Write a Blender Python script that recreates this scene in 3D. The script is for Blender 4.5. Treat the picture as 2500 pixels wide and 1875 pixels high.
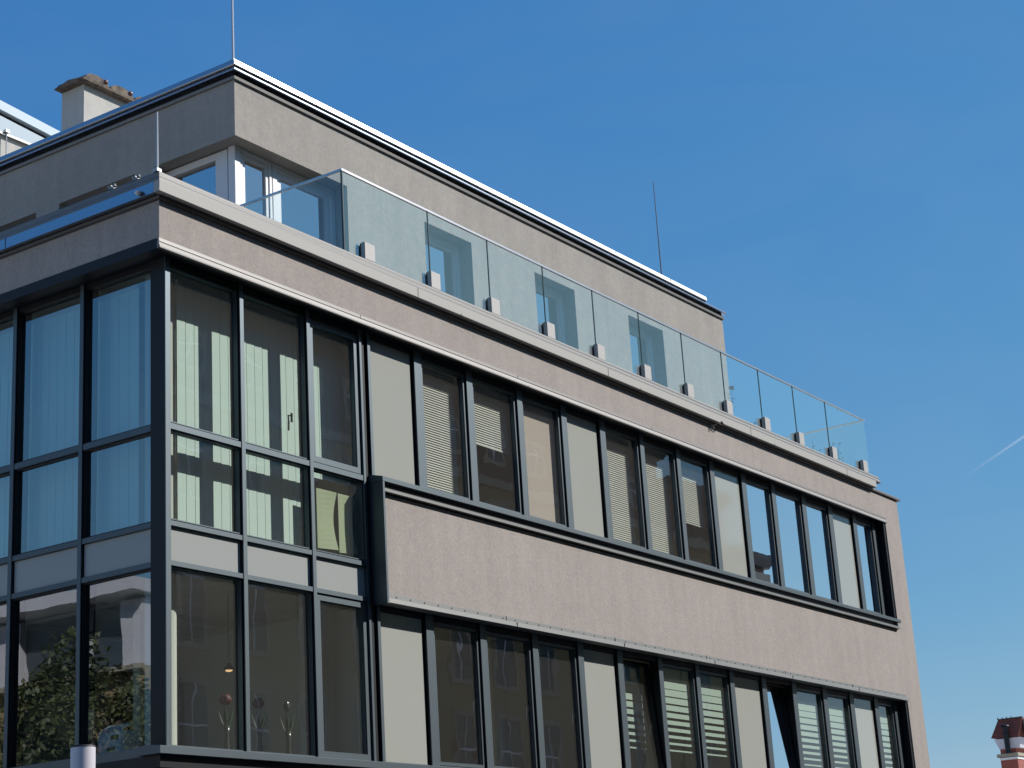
import bpy, bmesh, math, random
from mathutils import Vector, Matrix

for o in list(bpy.data.objects):
    bpy.data.objects.remove(o)
S = bpy.context.scene
COL = S.collection
R = math.radians

# ------------------------------------------------------------------ camera
def basis(yaw, pitch, roll):
    f = Vector((math.cos(pitch)*math.sin(yaw), math.cos(pitch)*math.cos(yaw), math.sin(pitch)))
    r = Vector((math.cos(yaw), -math.sin(yaw), 0)); u = r.cross(f)
    return r*math.cos(roll)+u*math.sin(roll), -r*math.sin(roll)+u*math.cos(roll), f
cr, cu, cf = basis(0.986224, 0.302808, -0.062656)
cam = bpy.data.objects.new('camera', bpy.data.cameras.new('camera'))
COL.objects.link(cam); S.camera = cam
cam.matrix_world = Matrix(((cr.x, cu.x, -cf.x, -11.7687), (cr.y, cu.y, -cf.y, -11.7915), (cr.z, cu.z, -cf.z, 1.65), (0, 0, 0, 1)))
cam.data.sensor_width = 36; cam.data.lens = 4416.374*36/2500
cam.data.clip_start = 0.1; cam.data.clip_end = 40000

# ------------------------------------------------------------------ sky, sun, exposure
SUN = Vector((1.0, -1.0, 1.05)).normalized()
elev = math.asin(SUN.z); azim = math.atan2(SUN.x, SUN.y)
SKYC = ((0.68, 1.20), (1.28, 0.70), (2.80, 0.31))
W = bpy.data.worlds.new("World"); S.world = W; W.use_nodes = True
wn = W.node_tree; wn.nodes.clear()
sky = wn.nodes.new('ShaderNodeTexSky'); sky.sky_type = 'NISHITA'; sky.sun_disc = False
sky.sun_elevation = elev; sky.sun_rotation = azim
sky.altitude = 300; sky.air_density = 1.0; sky.dust_density = 0.1; sky.ozone_density = 8.0
bg = wn.nodes.new('ShaderNodeBackground'); bg.inputs[1].default_value = 0.113
wo = wn.nodes.new('ShaderNodeOutputWorld')
# the camera's response to sky light, channel by channel (softer towards the bright horizon, deeper blue above)
sp = wn.nodes.new('ShaderNodeSeparateColor'); cb = wn.nodes.new('ShaderNodeCombineColor'); wn.links.new(sky.outputs[0], sp.inputs[0])
for i, (g_, p_) in enumerate(SKYC):
    pw = wn.nodes.new('ShaderNodeMath'); pw.operation = 'POWER'; pw.inputs[1].default_value = p_
    ml = wn.nodes.new('ShaderNodeMath'); ml.operation = 'MULTIPLY'; ml.inputs[1].default_value = g_
    wn.links.new(sp.outputs[i], pw.inputs[0]); wn.links.new(pw.outputs[0], ml.inputs[0]); wn.links.new(ml.outputs[0], cb.inputs[i])
tcw = wn.nodes.new('ShaderNodeTexCoord'); mpw = wn.nodes.new('ShaderNodeMapping'); mpw.inputs['Scale'].default_value = (1.0, 2.2, 5.0); mpw.inputs['Rotation'].default_value = (0.3, 0.2, 0.5)
nzw = wn.nodes.new('ShaderNodeTexNoise'); nzw.inputs['Scale'].default_value = 3.0; nzw.inputs['Detail'].default_value = 7; nzw.inputs['Distortion'].default_value = 0.6
mrw = wn.nodes.new('ShaderNodeMapRange'); mrw.inputs[1].default_value = 0.42; mrw.inputs[2].default_value = 0.80; mrw.inputs[3].default_value = 0.0; mrw.inputs[4].default_value = 0.045
mxw = wn.nodes.new('ShaderNodeMix'); mxw.data_type = 'RGBA'; mxw.inputs['B'].default_value = (4.2, 4.6, 5.2, 1)   # thin cirrus veil
wn.links.new(tcw.outputs['Generated'], mpw.inputs[0]); wn.links.new(mpw.outputs[0], nzw.inputs['Vector']); wn.links.new(nzw.outputs['Fac'], mrw.inputs[0])
wn.links.new(mrw.outputs[0], mxw.inputs['Factor']); wn.links.new(cb.outputs[0], mxw.inputs['A'])
wn.links.new(mxw.outputs['Result'], bg.inputs[0]); wn.links.new(bg.outputs[0], wo.inputs[0])
sd = bpy.data.lights.new('sun', 'SUN'); sd.energy = 5.0; sd.angle = R(0.53); sd.color = (1, 0.965, 0.92)
so = bpy.data.objects.new('sun', sd); COL.objects.link(so)
so.rotation_euler = (-SUN).to_track_quat('-Z', 'Y').to_euler(); so.location = (20, -20, 40)
S.view_settings.view_transform = 'Standard'; S.view_settings.look = 'None'
S.view_settings.exposure = 0.12; S.view_settings.gamma = 1.0; S.view_settings.use_curve_mapping = False
S.render.engine = 'CYCLES'
try:
    S.cycles.transparent_max_bounces = 24; S.cycles.max_bounces = 8; S.cycles.caustics_reflective = False
    S.cycles.sample_clamp_indirect = 6
except Exception: pass

# ------------------------------------------------------------------ materials
def mat(name, col, rough=0.6, metal=0.0, spec=0.5):
    m = bpy.data.materials.new(name); m.use_nodes = True
    b = m.node_tree.nodes['Principled BSDF']
    b.inputs['Base Color'].default_value = (*col, 1); b.inputs['Roughness'].default_value = rough
    b.inputs['Metallic'].default_value = metal; b.inputs['Specular IOR Level'].default_value = spec
    return m
def nodes(m): return m.node_tree.nodes, m.node_tree.links, m.node_tree.nodes['Principled BSDF']
def noise(n, l, scale, detail=6, rough=0.6, stretch=None):
    tc = n.new('ShaderNodeTexCoord'); t = n.new('ShaderNodeTexNoise')
    t.inputs['Scale'].default_value = scale; t.inputs['Detail'].default_value = detail; t.inputs['Roughness'].default_value = rough
    if stretch:
        mp = n.new('ShaderNodeMapping'); mp.inputs['Scale'].default_value = stretch
        l.new(tc.outputs['Object'], mp.inputs[0]); l.new(mp.outputs[0], t.inputs['Vector'])
    else: l.new(tc.outputs['Object'], t.inputs['Vector'])
    return t.outputs['Fac']
def vary(m, scale, c0, c1, lo=0.35, hi=0.65, detail=6, stretch=None):
    n, l, b = nodes(m); f = noise(n, l, scale, detail, 0.6, stretch)
    r = n.new('ShaderNodeValToRGB'); r.color_ramp.elements[0].position = lo; r.color_ramp.elements[1].position = hi
    r.color_ramp.elements[0].color = (*c0, 1); r.color_ramp.elements[1].color = (*c1, 1)
    l.new(f, r.inputs[0]); l.new(r.outputs[0], b.inputs['Base Color']); return r.outputs[0]
def bump(m, scale, strength, dist=0.01, detail=6, stretch=None):
    n, l, b = nodes(m); f = noise(n, l, scale, detail, 0.65, stretch)
    bp = n.new('ShaderNodeBump'); bp.inputs['Strength'].default_value = strength; bp.inputs['Distance'].default_value = dist
    l.new(f, bp.inputs['Height']); l.new(bp.outputs[0], b.inputs['Normal'])
def stucco(name, c, grain=0.14):
    m = mat(name, c, 0.92, 0, 0.15); n, l, b = nodes(m)
    big = noise(n, l, 0.9, 5, 0.6); streak = noise(n, l, 3.0, 6, 0.65, (1.5, 1.5, 0.12)); fine = noise(n, l, 26, 8, 0.75); mid = noise(n, l, 7, 5, 0.6)
    def mr(src, a, z):
        x = n.new('ShaderNodeMapRange'); x.inputs[1].default_value = 0.3; x.inputs[2].default_value = 0.7
        x.inputs[3].default_value = a; x.inputs[4].default_value = z; l.new(src, x.inputs[0]); return x.outputs[0]
    def mul(a, b_):
        x = n.new('ShaderNodeMath'); x.operation = 'MULTIPLY'; l.new(a, x.inputs[0]); l.new(b_, x.inputs[1]); return x.outputs[0]
    v = mul(mul(mr(big, 0.94, 1.05), mr(streak, 0.93, 1.06)), mul(mr(fine, 1-grain, 1+grain), mr(mid, 0.95, 1.05)))
    hue = n.new('ShaderNodeMix'); hue.data_type = 'RGBA'
    hue.inputs['A'].default_value = (c[0]*1.0, c[1]*1.0, c[2]*1.0, 1); hue.inputs['B'].default_value = (c[0]*1.03, c[1]*0.995, c[2]*0.94, 1)
    l.new(mr(mid, 0, 1), hue.inputs['Factor'])
    sc = n.new('ShaderNodeVectorMath'); sc.operation = 'SCALE'
    l.new(hue.outputs['Result'], sc.inputs[0]); l.new(v, sc.inputs['Scale']); l.new(sc.outputs[0], b.inputs['Base Color'])
    bp = n.new('ShaderNodeBump'); bp.inputs['Strength'].default_value = 0.5; bp.inputs['Distance'].default_value = 0.006
    l.new(fine, bp.inputs['Height']); l.new(bp.outputs[0], b.inputs['Normal'])
    return m
M = {}
M['stucco'] = stucco('stucco_taupe', (0.368, 0.334, 0.316), 0.17)
M['stucco_up'] = stucco('stucco_grey', (0.355, 0.335, 0.310), 0.12)
M['white_render'] = stucco('white_render', (0.50, 0.49, 0.46), 0.05)
M['soffit'] = stucco('stucco_soffit', (0.46, 0.43, 0.36), 0.05)
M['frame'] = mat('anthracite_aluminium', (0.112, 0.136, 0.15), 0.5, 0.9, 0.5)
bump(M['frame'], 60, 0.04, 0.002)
M['framedark'] = mat('black_and_shaded_parts', (0.012, 0.013, 0.016), 0.5, 0.0, 0.3)  # near-black puts shade into frame sides, recesses and undersides; also black parts
M['coping'] = mat('coping_aluminium_sky_tint', (0.33, 0.40, 0.50), 0.20, 0.97, 0.5)  # blue of the reflected sky put into the neutral metal's base colour
bump(M['coping'], 2.5, 0.05, 0.01, 3)
M['roofcap'] = mat('roof_cap_aluminium', (0.50, 0.50, 0.51), 0.36, 0.97, 0.5)
bump(M['roofcap'], 1.5, 0.04, 0.01, 3, (1, 1, 1))
M['copinglit'] = mat('coping_sunlit_aluminium', (0.41, 0.395, 0.365), 0.6, 0.0, 0.3)  # front of the same coping, its sunlit tone set by colour
M['capgrey'] = mat('cap_grey_aluminium', (0.17, 0.165, 0.155), 0.5, 0.2, 0.5)
M['copingdark'] = mat('coping_brown', (0.13, 0.115, 0.105), 0.5, 0.3, 0.4)
M['mould'] = mat('lip_flashing', (0.185, 0.172, 0.16), 0.5, 0.10, 0.5)
M['flash'] = mat('grey_flashing', (0.25, 0.25, 0.24), 0.45, 0.4, 0.5)
M['screw'] = mat('screw_head', (0.02, 0.02, 0.02), 0.5, 0.3)
M['panel'] = mat('infill_glass_panel', (0.395, 0.405, 0.365), 0.05, 0.0, 0.8)
M['panel2'] = mat('spandrel_panel', (0.36, 0.375, 0.36), 0.25, 0.0, 0.4)
M['whiteframe'] = mat('white_frame', (0.74, 0.73, 0.72), 0.4)
M['clamp'] = mat('clamp_cover', (0.44, 0.42, 0.40), 0.55, 0.0)
M['rubber'] = mat('rubber', (0.02, 0.02, 0.022), 0.6)
M['steel'] = mat('steel', (0.6, 0.58, 0.58), 0.28, 0.95)
M['rod'] = mat('galvanised_rod', (0.45, 0.46, 0.48), 0.45, 0.6)
M['roof'] = mat('roof_gravel', (0.25, 0.24, 0.22), 0.9); vary(M['roof'], 30, (0.18, 0.17, 0.16), (0.33, 0.32, 0.3))
M['room'] = mat('room_wall', (0.60, 0.50, 0.40), 0.9)
M['ceil'] = mat('room_ceiling', (0.55, 0.53, 0.46), 0.9); vary(M['ceil'], 3, (0.50, 0.48, 0.41), (0.60, 0.58, 0.50))
M['roomlight'] = mat('room_pale_wall', (0.60, 0.61, 0.55), 0.9)
M['roombrown'] = mat('room_brown_wall', (0.16, 0.10, 0.07), 0.8); vary(M['roombrown'], 2.5, (0.20, 0.13, 0.09), (0.12, 0.055, 0.04))
M['floor'] = mat('room_floor', (0.25, 0.2, 0.15), 0.6)
M['blind'] = mat('blind_white', (0.60, 0.585, 0.54), 0.7)
M['vblind'] = mat('blind_vertical', (0.72, 0.88, 0.82), 0.85)
M['blindbeige'] = mat('blind_beige', (0.62, 0.51, 0.46), 0.85)
M['zebra'] = mat('blind_zebra', (0.52, 0.64, 0.56), 0.85)
M['column'] = mat('plaster_column', (0.66, 0.68, 0.62), 0.8)

def glass(name, tint, r0, wave=0.0, rough=0.0, wscale=1.3, haze=0.0, fcol=(0.42, 0.78, 0.86)):
    """thin pane: Schlick reflection over tinted transparency, the same from both sides"""
    m = bpy.data.materials.new(name); m.use_nodes = True; n = m.node_tree.nodes; l = m.node_tree.links; n.clear()
    out = n.new('ShaderNodeOutputMaterial'); mx = n.new('ShaderNodeMixShader'); tr = n.new('ShaderNodeBsdfTransparent'); trout = tr.outputs[0]
    if haze:                                      # pale diffuse layer mixed in to brighten the pane, as reflected light would
        df = n.new('ShaderNodeBsdfDiffuse'); df.inputs[0].default_value = (*fcol, 1); m2 = n.new('ShaderNodeMixShader'); m2.inputs[0].default_value = haze
        l.new(tr.outputs[0], m2.inputs[1]); l.new(df.outputs[0], m2.inputs[2]); trout = m2.outputs[0]
    gl = n.new('ShaderNodeBsdfGlossy'); lw = n.new('ShaderNodeLayerWeight'); lw.inputs[0].default_value = 0.5
    pw = n.new('ShaderNodeMath'); pw.operation = 'POWER'; pw.inputs[1].default_value = 5.0; l.new(lw.outputs['Facing'], pw.inputs[0])
    mr = n.new('ShaderNodeMapRange'); mr.inputs[3].default_value = r0; mr.inputs[4].default_value = 1.0; l.new(pw.outputs[0], mr.inputs[0])
    tr.inputs[0].default_value = (*tint, 1); gl.inputs['Roughness'].default_value = rough; gl.inputs[0].default_value = (0.95, 0.97, 1, 1)
    l.new(mr.outputs[0], mx.inputs[0]); l.new(trout, mx.inputs[1]); l.new(gl.outputs[0], mx.inputs[2]); l.new(mx.outputs[0], out.inputs[0])
    if wave:
        f = noise(n, l, wscale, 2, 0.5)
        bp = n.new('ShaderNodeBump'); bp.inputs['Strength'].default_value = wave; bp.inputs['Distance'].default_value = 0.02
        l.new(f, bp.inputs['Height']); l.new(bp.outputs[0], gl.inputs['Normal'])
    return m
M['glass'] = glass('window_glass', (0.88, 0.91, 0.87), 0.15, 0.10, haze=0.034, fcol=(0.7, 0.66, 0.6))
M['glassbright'] = glass('window_glass_bright_reflection', (0.45, 0.50, 0.47), 0.85, 0.05)  # same glass, reflectance pushed up so sky shows bright in these panes
M['glassterrace'] = glass('terrace_window_glass', (0.55, 0.62, 0.66), 0.62, 0.04)
M['glassleft'] = glass('window_glass_solar', (0.60, 0.74, 0.78), 0.26, 0.06)
M['balglass'] = glass('balustrade_glass', (0.88, 0.98, 0.985), 0.09, haze=0.125)

# ------------------------------------------------------------------ mesh helpers
class MB:
    def __init__(s): s.v = []; s.f = []; s.xf = None
    def add(s, vs, fs):
        k = len(s.v)
        if s.xf: vs = [s.xf(*p) for p in vs]
        s.v += [tuple(p) for p in vs]; s.f += [tuple(i+k for i in f) for f in fs]; return s
    def box(s, x0, x1, y0, y1, z0, z1):
        s.add([(x0,y0,z0),(x1,y0,z0),(x1,y1,z0),(x0,y1,z0),(x0,y0,z1),(x1,y0,z1),(x1,y1,z1),(x0,y1,z1)],
              [(3,2,1,0),(4,5,6,7),(0,1,5,4),(1,2,6,5),(2,3,7,6),(3,0,4,7)]); return s
    def prism(s, ring, vec):
        n = len(ring); vec = Vector(vec); a = [tuple(p) for p in ring]; b = [tuple(Vector(p)+vec) for p in ring]
        s.add(a+b, [tuple(range(n-1, -1, -1)), tuple(range(n, 2*n))]+[(i, (i+1) % n, n+(i+1) % n, n+i) for i in range(n)]); return s
    def xprof(s, prof, x0, x1): return s.prism([(x0, y, z) for y, z in prof], (x1-x0, 0, 0))
    def cyl(s, p, r0, r1, h, n=16, ax='z', cap=True):
        x, y, z = p; vs = []
        for k, (t, r) in enumerate(((0, r0), (h, r1))):
            for i in range(n):
                a = 2*math.pi*i/n; c, d = r*math.cos(a), r*math.sin(a)
                vs.append({'z': (x+c, y+d, z+t), 'x': (x+t, y+c, z+d), 'y': (x+d, y+t, z+c)}[ax])
        fs = [(i, (i+1) % n, n+(i+1) % n, n+i) for i in range(n)]
        if cap: fs += [tuple(range(n-1, -1, -1)), tuple(range(n, 2*n))]
        s.add(vs, fs); return s
    def lathe(s, p, prof, n=20):
        x, y, z = p; vs = []; m = len(prof)
        for r, h in prof:
            for i in range(n):
                a = 2*math.pi*i/n; vs.append((x+r*math.cos(a), y+r*math.sin(a), z+h))
        fs = [(j*n+i, j*n+(i+1) % n, (j+1)*n+(i+1) % n, (j+1)*n+i) for j in range(m-1) for i in range(n)]
        fs += [tuple(range(n-1, -1, -1)), tuple(range((m-1)*n, m*n))]
        s.add(vs, fs); return s
    def tube(s, pts, r, n=8):
        pts = [Vector(p) for p in pts]; rs = r if isinstance(r, (list, tuple)) else [r]*len(pts)
        vs = []
        for i, p in enumerate(pts):
            d = (pts[min(i+1, len(pts)-1)]-pts[max(i-1, 0)]).normalized()
            a = d.orthogonal().normalized() if abs(d.z) > 0.9 else d.cross(Vector((0, 0, 1))).normalized(); b = d.cross(a)
            for k in range(n):
                t = 2*math.pi*k/n; vs.append(tuple(p+(a*math.cos(t)+b*math.sin(t))*rs[i]))
        m = len(pts)
        s.add(vs, [(j*n+i, j*n+(i+1) % n, (j+1)*n+(i+1) % n, (j+1)*n+i) for j in range(m-1) for i in range(n)]+[tuple(range(n-1, -1, -1)), tuple(range((m-1)*n, m*n))]); return s
    def sweep(s, path, prof):
        """prof: closed list of (outward offset, z); path: xy points; outward = left side flipped"""
        P = [Vector((x, y)) for x, y in path]; rings = []
        for i, p in enumerate(P):
            ns = []
            if i > 0: d = (P[i]-P[i-1]).normalized(); ns.append(Vector((d.y, -d.x)))
            if i < len(P)-1: d = (P[i+1]-P[i]).normalized(); ns.append(Vector((d.y, -d.x)))
            n_ = sum(ns, Vector((0, 0))).normalized(); k = 1/max(0.2, n_.dot(ns[0]))
            rings.append([(p.x+n_.x*o*k, p.y+n_.y*o*k, z) for o, z in prof])
        m = len(prof); vs = [q for r_ in rings for q in r_]
        fs = [(i*m+j, i*m+(j+1) % m, (i+1)*m+(j+1) % m, (i+1)*m+j) for i in range(len(P)-1) for j in range(m)]
        fs += [tuple(range(m-1, -1, -1)), tuple(range((len(P)-1)*m, len(P)*m))]
        s.add(vs, fs); return s
    def build(s, name, m, parent=None, bevel=0, smooth=False, origin=None):
        me = bpy.data.meshes.new(name)
        o0 = Vector(origin) if origin else Vector((0, 0, 0))
        me.from_pydata([tuple(Vector(p)-o0) for p in s.v], [], s.f)
        bm = bmesh.new(); bm.from_mesh(me); bmesh.ops.recalc_face_normals(bm, faces=bm.faces)
        if smooth:
            for f in bm.faces: f.smooth = True
        bm.to_mesh(me); bm.free()
        o = bpy.data.objects.new(name, me); COL.objects.link(o); me.materials.append(M[m] if isinstance(m, str) else m)
        if parent:
            o.parent = parent; o.location = o0 - parent_world(parent)
        else: o.location = o0
        if bevel:
            b = o.modifiers.new('bevel', 'BEVEL'); b.width = bevel; b.segments = 1; b.limit_method = 'ANGLE'
        return o
def parent_world(p):
    v = Vector((0, 0, 0))
    while p: v += p.location; p = p.parent
    return v
def tag(o, label=None, cat=None, group=None, kind=None):
    if label: o['label'] = label
    if cat: o['category'] = cat
    if group: o['group'] = group
    if kind: o['kind'] = kind
    return o
def empty(name, loc, label=None, cat=None, group=None):
    o = bpy.data.objects.new(name, None); COL.objects.link(o); o.location = loc; o.empty_display_size = 0.3
    return tag(o, label, cat, group)

# ------------------------------------------------------------------ ground and streets
M['asphalt'] = mat('asphalt', (0.05, 0.05, 0.052), 0.9); vary(M['asphalt'], 40, (0.04, 0.04, 0.042), (0.07, 0.07, 0.07))
M['paving'] = mat('paving', (0.28, 0.27, 0.25), 0.9); vary(M['paving'], 6, (0.22, 0.21, 0.2), (0.33, 0.32, 0.3))
M['square'] = mat('pale_bounce_paving', (0.56, 0.53, 0.48), 0.9); vary(M['square'], 3, (0.52, 0.49, 0.44), (0.62, 0.59, 0.54))  # paleness chosen to bounce sunlight onto the shaded side; out of view
M['grass'] = mat('verge', (0.06, 0.09, 0.03), 0.95); vary(M['grass'], 2, (0.04, 0.06, 0.02), (0.09, 0.12, 0.045))
tag(MB().box(-3000, 3000, -3000, 3000, -1, -0.02).build('ground', 'square'), kind='structure')
tag(MB().box(-200, 300, -11.2, -2.6, -0.3, 0.0).build('street', 'asphalt'), kind='structure')
tag(MB().box(-13.5, -7.5, -2.6, 200, -0.3, 0.0).build('side_street', 'square'), kind='structure')
tag(MB().box(-7.5, 300, -2.6, 0, -0.3, 0.12).build('pavement', 'paving'), kind='structure')
tag(MB().box(-7.5, 0, 0.0, 200, -0.3, 0.12).build('side_pavement', 'square'), kind='structure')
tag(MB().box(-200, 300, -14, -11.2, -0.3, 0.12).build('far_pavement', 'paving'), kind='structure')

# ------------------------------------------------------------------ main building
B = empty('office_building', (0, 0, 0), 'taupe rendered corner building with anthracite glazing, glass terrace balustrade and set-back top floor', 'building')
XR, YB = 18.2, 14.0
def P(name, m, mb, parent=B, **k): return mb.build(name, m, parent, **k)
# stucco
P('fascia_wall', 'stucco', MB().sweep([(0, YB), (0, 0), (XR, 0)], [(0, 8.466), (0, 8.862), (-0.3, 8.862), (-0.3, 8.466)]))
P('corner_pier', 'stucco', MB().box(17.53, XR, 0, YB, 0.1, 8.466))
P('spandrel_wall', 'stucco', MB().box(3.336, 17.53, 0, 0.30, 5.37, 6.47))
P('base_wall', 'stucco', MB().sweep([(0, YB), (0, 0), (17.53, 0)], [(0, 0.1), (0, 3.33), (-0.3, 3.33), (-0.3, 0.1)]))
P('side_wall', 'stucco', MB().box(0, 0.3, 6.4, YB, 3.33, 8.466))
P('back_wall', 'stucco', MB().box(0.3, 17.53, YB-0.3, YB, 0.1, 8.466))
# drip moulding under the fascia: lighter front copy carries its sun sheen, side stays dark
P('drip_moulding', 'mould', MB().xprof([(0.005, 8.462), (-0.008, 8.462), (-0.012, 8.425), (-0.006, 8.420), (-0.022, 8.372), (-0.022, 8.358), (0.02, 8.358), (0.02, 8.462)], -0.012, 17.585))
for x in (3.30, 6.39, 9.7, 13.03, 16.3):
    P('moulding_seam', 'screw', MB().box(x, x+0.008, -0.0245, -0.0225, 8.360, 8.374)); P('moulding_seam', 'screw', MB().box(x-0.22, x-0.214, -0.0128, 0.0, 8.425, 8.46))
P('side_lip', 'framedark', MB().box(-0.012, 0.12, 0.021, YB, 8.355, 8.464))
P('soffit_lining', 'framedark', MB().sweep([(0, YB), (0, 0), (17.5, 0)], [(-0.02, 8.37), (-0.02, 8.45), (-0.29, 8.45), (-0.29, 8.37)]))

# parapet coping of the terrace (three tiers)
cp = [(0, YB), (0, 0), (XR+0.09, 0)]
P('lower_coping', 'copingdark', MB().sweep(cp, [(-0.3, 8.864), (0.005, 8.864), (0.035, 8.868), (0.035, 8.895), (0.0, 8.93), (-0.3, 8.96)]))
P('coping_fascia', 'coping', MB().box(-0.098, -0.02, -0.02, YB, 8.905, 9.022), bevel=0.003)
P('coping_fascia', 'copinglit', MB().box(-0.098, 17.12, -0.10, -0.02, 8.905, 9.022), bevel=0.003)
P('coping_cap', 'capgrey', MB().sweep([(0, YB), (0, 0), (17.36, 0)], [(-0.45, 9.024), (0.085, 9.024), (0.085, 9.055), (0.062, 9.085), (0.062, 9.122), (0.05, 9.142), (-0.45, 9.142)]), bevel=0.003)
for x in (4.05, 8.25, 12.4, 15.9): P('coping_seam', 'screw', MB().box(x, x+0.008, -0.1025, -0.1005, 8.91, 9.02))
for x in (4.9, 9.1, 13.2, 16.4): P('coping_seam', 'screw', MB().box(x, x+0.008, -0.102, -0.06, 8.90, 8.93))
for y in (2.12, 5.2): P('coping_seam', 'screw', MB().box(-0.1005, -0.0985, y, y+0.008, 8.91, 9.02))
for y in (0.28, 0.62):
    bk = MB(); bk.box(-0.05, 0.01, y-0.035, y+0.035, 9.146, 9.165).cyl((-0.03, y-0.03, 9.17), 0.022, 0.014, 0.03, 8).box(-0.05, 0.0, y, y+0.05, 9.17, 9.19)
    P('coping_clip', 'flash', bk)
P('cable_gland', 'whiteframe', MB().lathe((-0.125, 0.16, 8.92), [(0.012, 0), (0.032, 0.012), (0.036, 0.028), (0.024, 0.045), (0.006, 0.05)], 12), smooth=True)
P('terrace_deck', 'roof', MB().box(0.3, XR-0.3, 0.3, YB-0.3, 8.55, 8.78))
P('parapet_end', 'stucco', MB().box(XR-0.3, XR, 0.3, YB, 8.468, 8.9))

# ---- balustrade
bal = MB().box(2.88, 17.25, 0.022, 0.05, 10.155, 10.18).box(2.88, 2.906, 0.05, 1.60, 10.155, 10.18).box(17.224, 17.25, 0.05, 4.3, 10.155, 10.18)
BAL = P('balustrade', 'steel', bal)
js = [2.90, 4.495, 5.732, 6.985, 8.212, 9.444, 10.675, 11.914, 13.141, 14.372, 15.61, 17.23]
for a, b in zip(js[:-1], js[1:]): P('glass_panel', 'balglass', MB().add([(a+0.006, 0.036, 9.15), (b-0.006, 0.036, 9.15), (b-0.006, 0.036, 10.155), (a+0.006, 0.036, 10.155)], [(0, 1, 2, 3)]), BAL)
P('glass_panel', 'balglass', MB().add([(2.893, 0.055, 9.15), (2.893, 1.595, 9.15), (2.893, 1.595, 10.155), (2.893, 0.055, 10.155)], [(0, 1, 2, 3)]), BAL)
for a, b in ((0.055, 2.1), (2.12, 4.28)): P('glass_panel', 'balglass', MB().add([(17.237, a, 9.15), (17.237, b, 9.15), (17.237, b, 10.155), (17.237, a, 10.155)], [(0, 1, 2, 3)]), BAL)
M['joint'] = mat('glass_edge', (0.03, 0.06, 0.06), 0.3)
for a in js[1:-1]: P('glass_joint', 'joint', MB().box(a-0.0065, a+0.0065, 0.029, 0.043, 9.35, 10.154), BAL)
P('glass_joint', 'joint', MB().box(2.889, 2.905, 0.028, 0.052, 9.15, 10.154), BAL)
P('glass_joint', 'joint', MB().box(2.887, 2.899, 1.5, 1.51, 9.15, 10.154), BAL)
for x in (3.16, 4.40, 5.635, 6.885, 8.115, 9.355, 10.585, 11.795, 13.055, 14.265, 15.53, 16.78):
    c = P('clamp', 'clamp', MB().box(x, x+0.19, -0.045, 0.012, 9.143, 9.355), BAL, bevel=0.006)
    P('rubber_seal', 'rubber', MB().box(x+0.004, x+0.186, 0.012, 0.029, 9.143, 9.345), c)
    P('back_plate', 'steel', MB().box(x, x+0.19, 0.0435, 0.085, 9.143, 9.35), c)

# ---- window bands on the front
ZU0, ZU1, ZL0, ZL1 = 6.70, 8.36, 3.60, 5.26
GY = 0.185
# projecting frame round the spandrel
P('sill_lip', 'frame', MB().xprof([(-0.06, 6.595), (-0.06, 6.648), (0.115, 6.695), (0.20, 6.695), (0.20, 6.595)], 3.30, 17.56), bevel=0.002)
P('sill_recess', 'framedark', MB().box(3.336, 17.42, -0.012, 0.29, 6.475, 6.593))
P('sill_rail', 'flash', MB().box(3.336, 17.50, -0.055, -0.013, 6.487, 6.520))
P('sill_bracket', 'flash', MB().box(17.425, 17.46, -0.05, -0.001, 6.522, 6.593))
P('side_frame', 'frame', MB().box(3.300, 3.334, -0.06, 0.30, 5.25, 6.593), bevel=0.002)
P('head_flashing', 'flash', MB().xprof([(0.004, 5.372), (-0.012, 5.372), (-0.014, 5.318), (-0.045, 5.310), (-0.050, 5.262), (0.10, 5.262), (0.10, 5.368)], 3.336, 17.50), bevel=0.002)
sm = MB(); x = 3.518
while x < 17.3: sm.cyl((x, -0.017, 5.342), 0.009, 0.009, 0.004, 8, 'y'); x += 0.2515
for x in (5.594, 8.03, 10.46, 12.9, 15.3): sm.box(x, x+0.01, -0.0165, -0.0125, 5.32, 5.371).box(x+0.17, x+0.18, -0.0525, -0.0455, 5.265, 5.312)
P('flashing_screws', 'screw', sm)
P('jamb_lining', 'framedark', MB().box(17.455, 17.528, 0.002, 0.3, 6.696, 8.37))
P('jamb_lining', 'framedark', MB().box(17.455, 17.528, 0.002, 0.3, 3.36, 5.26))
P('jamb_trim', 'frame', MB().box(17.520, 17.532, -0.012, 0.001, 6.65, 8.357))
P('jamb_trim', 'frame', MB().box(17.520, 17.532, -0.012, 0.001, 3.36, 5.26))
P('lower_sill', 'frame', MB().xprof([(0.0, 3.515), (0.0, 3.585), (0.115, 3.60), (0.29, 3.60), (0.29, 3.515)], 0.0, 17.46), bevel=0.002)
P('lower_sill_side', 'frame', MB().box(0.075, 0.29, 0.295, 6.4, 3.47, 3.60), bevel=0.002)
P('sill_underside', 'framedark', MB().sweep([(0.0, 6.4), (0.0, 0.0), (17.46, 0.0)], [(-0.06, 3.40), (-0.06, 3.512), (-0.29, 3.512), (-0.29, 3.40)]))
P('base_flashing', 'steel', MB().box(0.005, 17.46, -0.012, 0.0, 3.335, 3.365).box(0.005, 0.16, -0.016, -0.0125, 3.337, 3.362))

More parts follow.
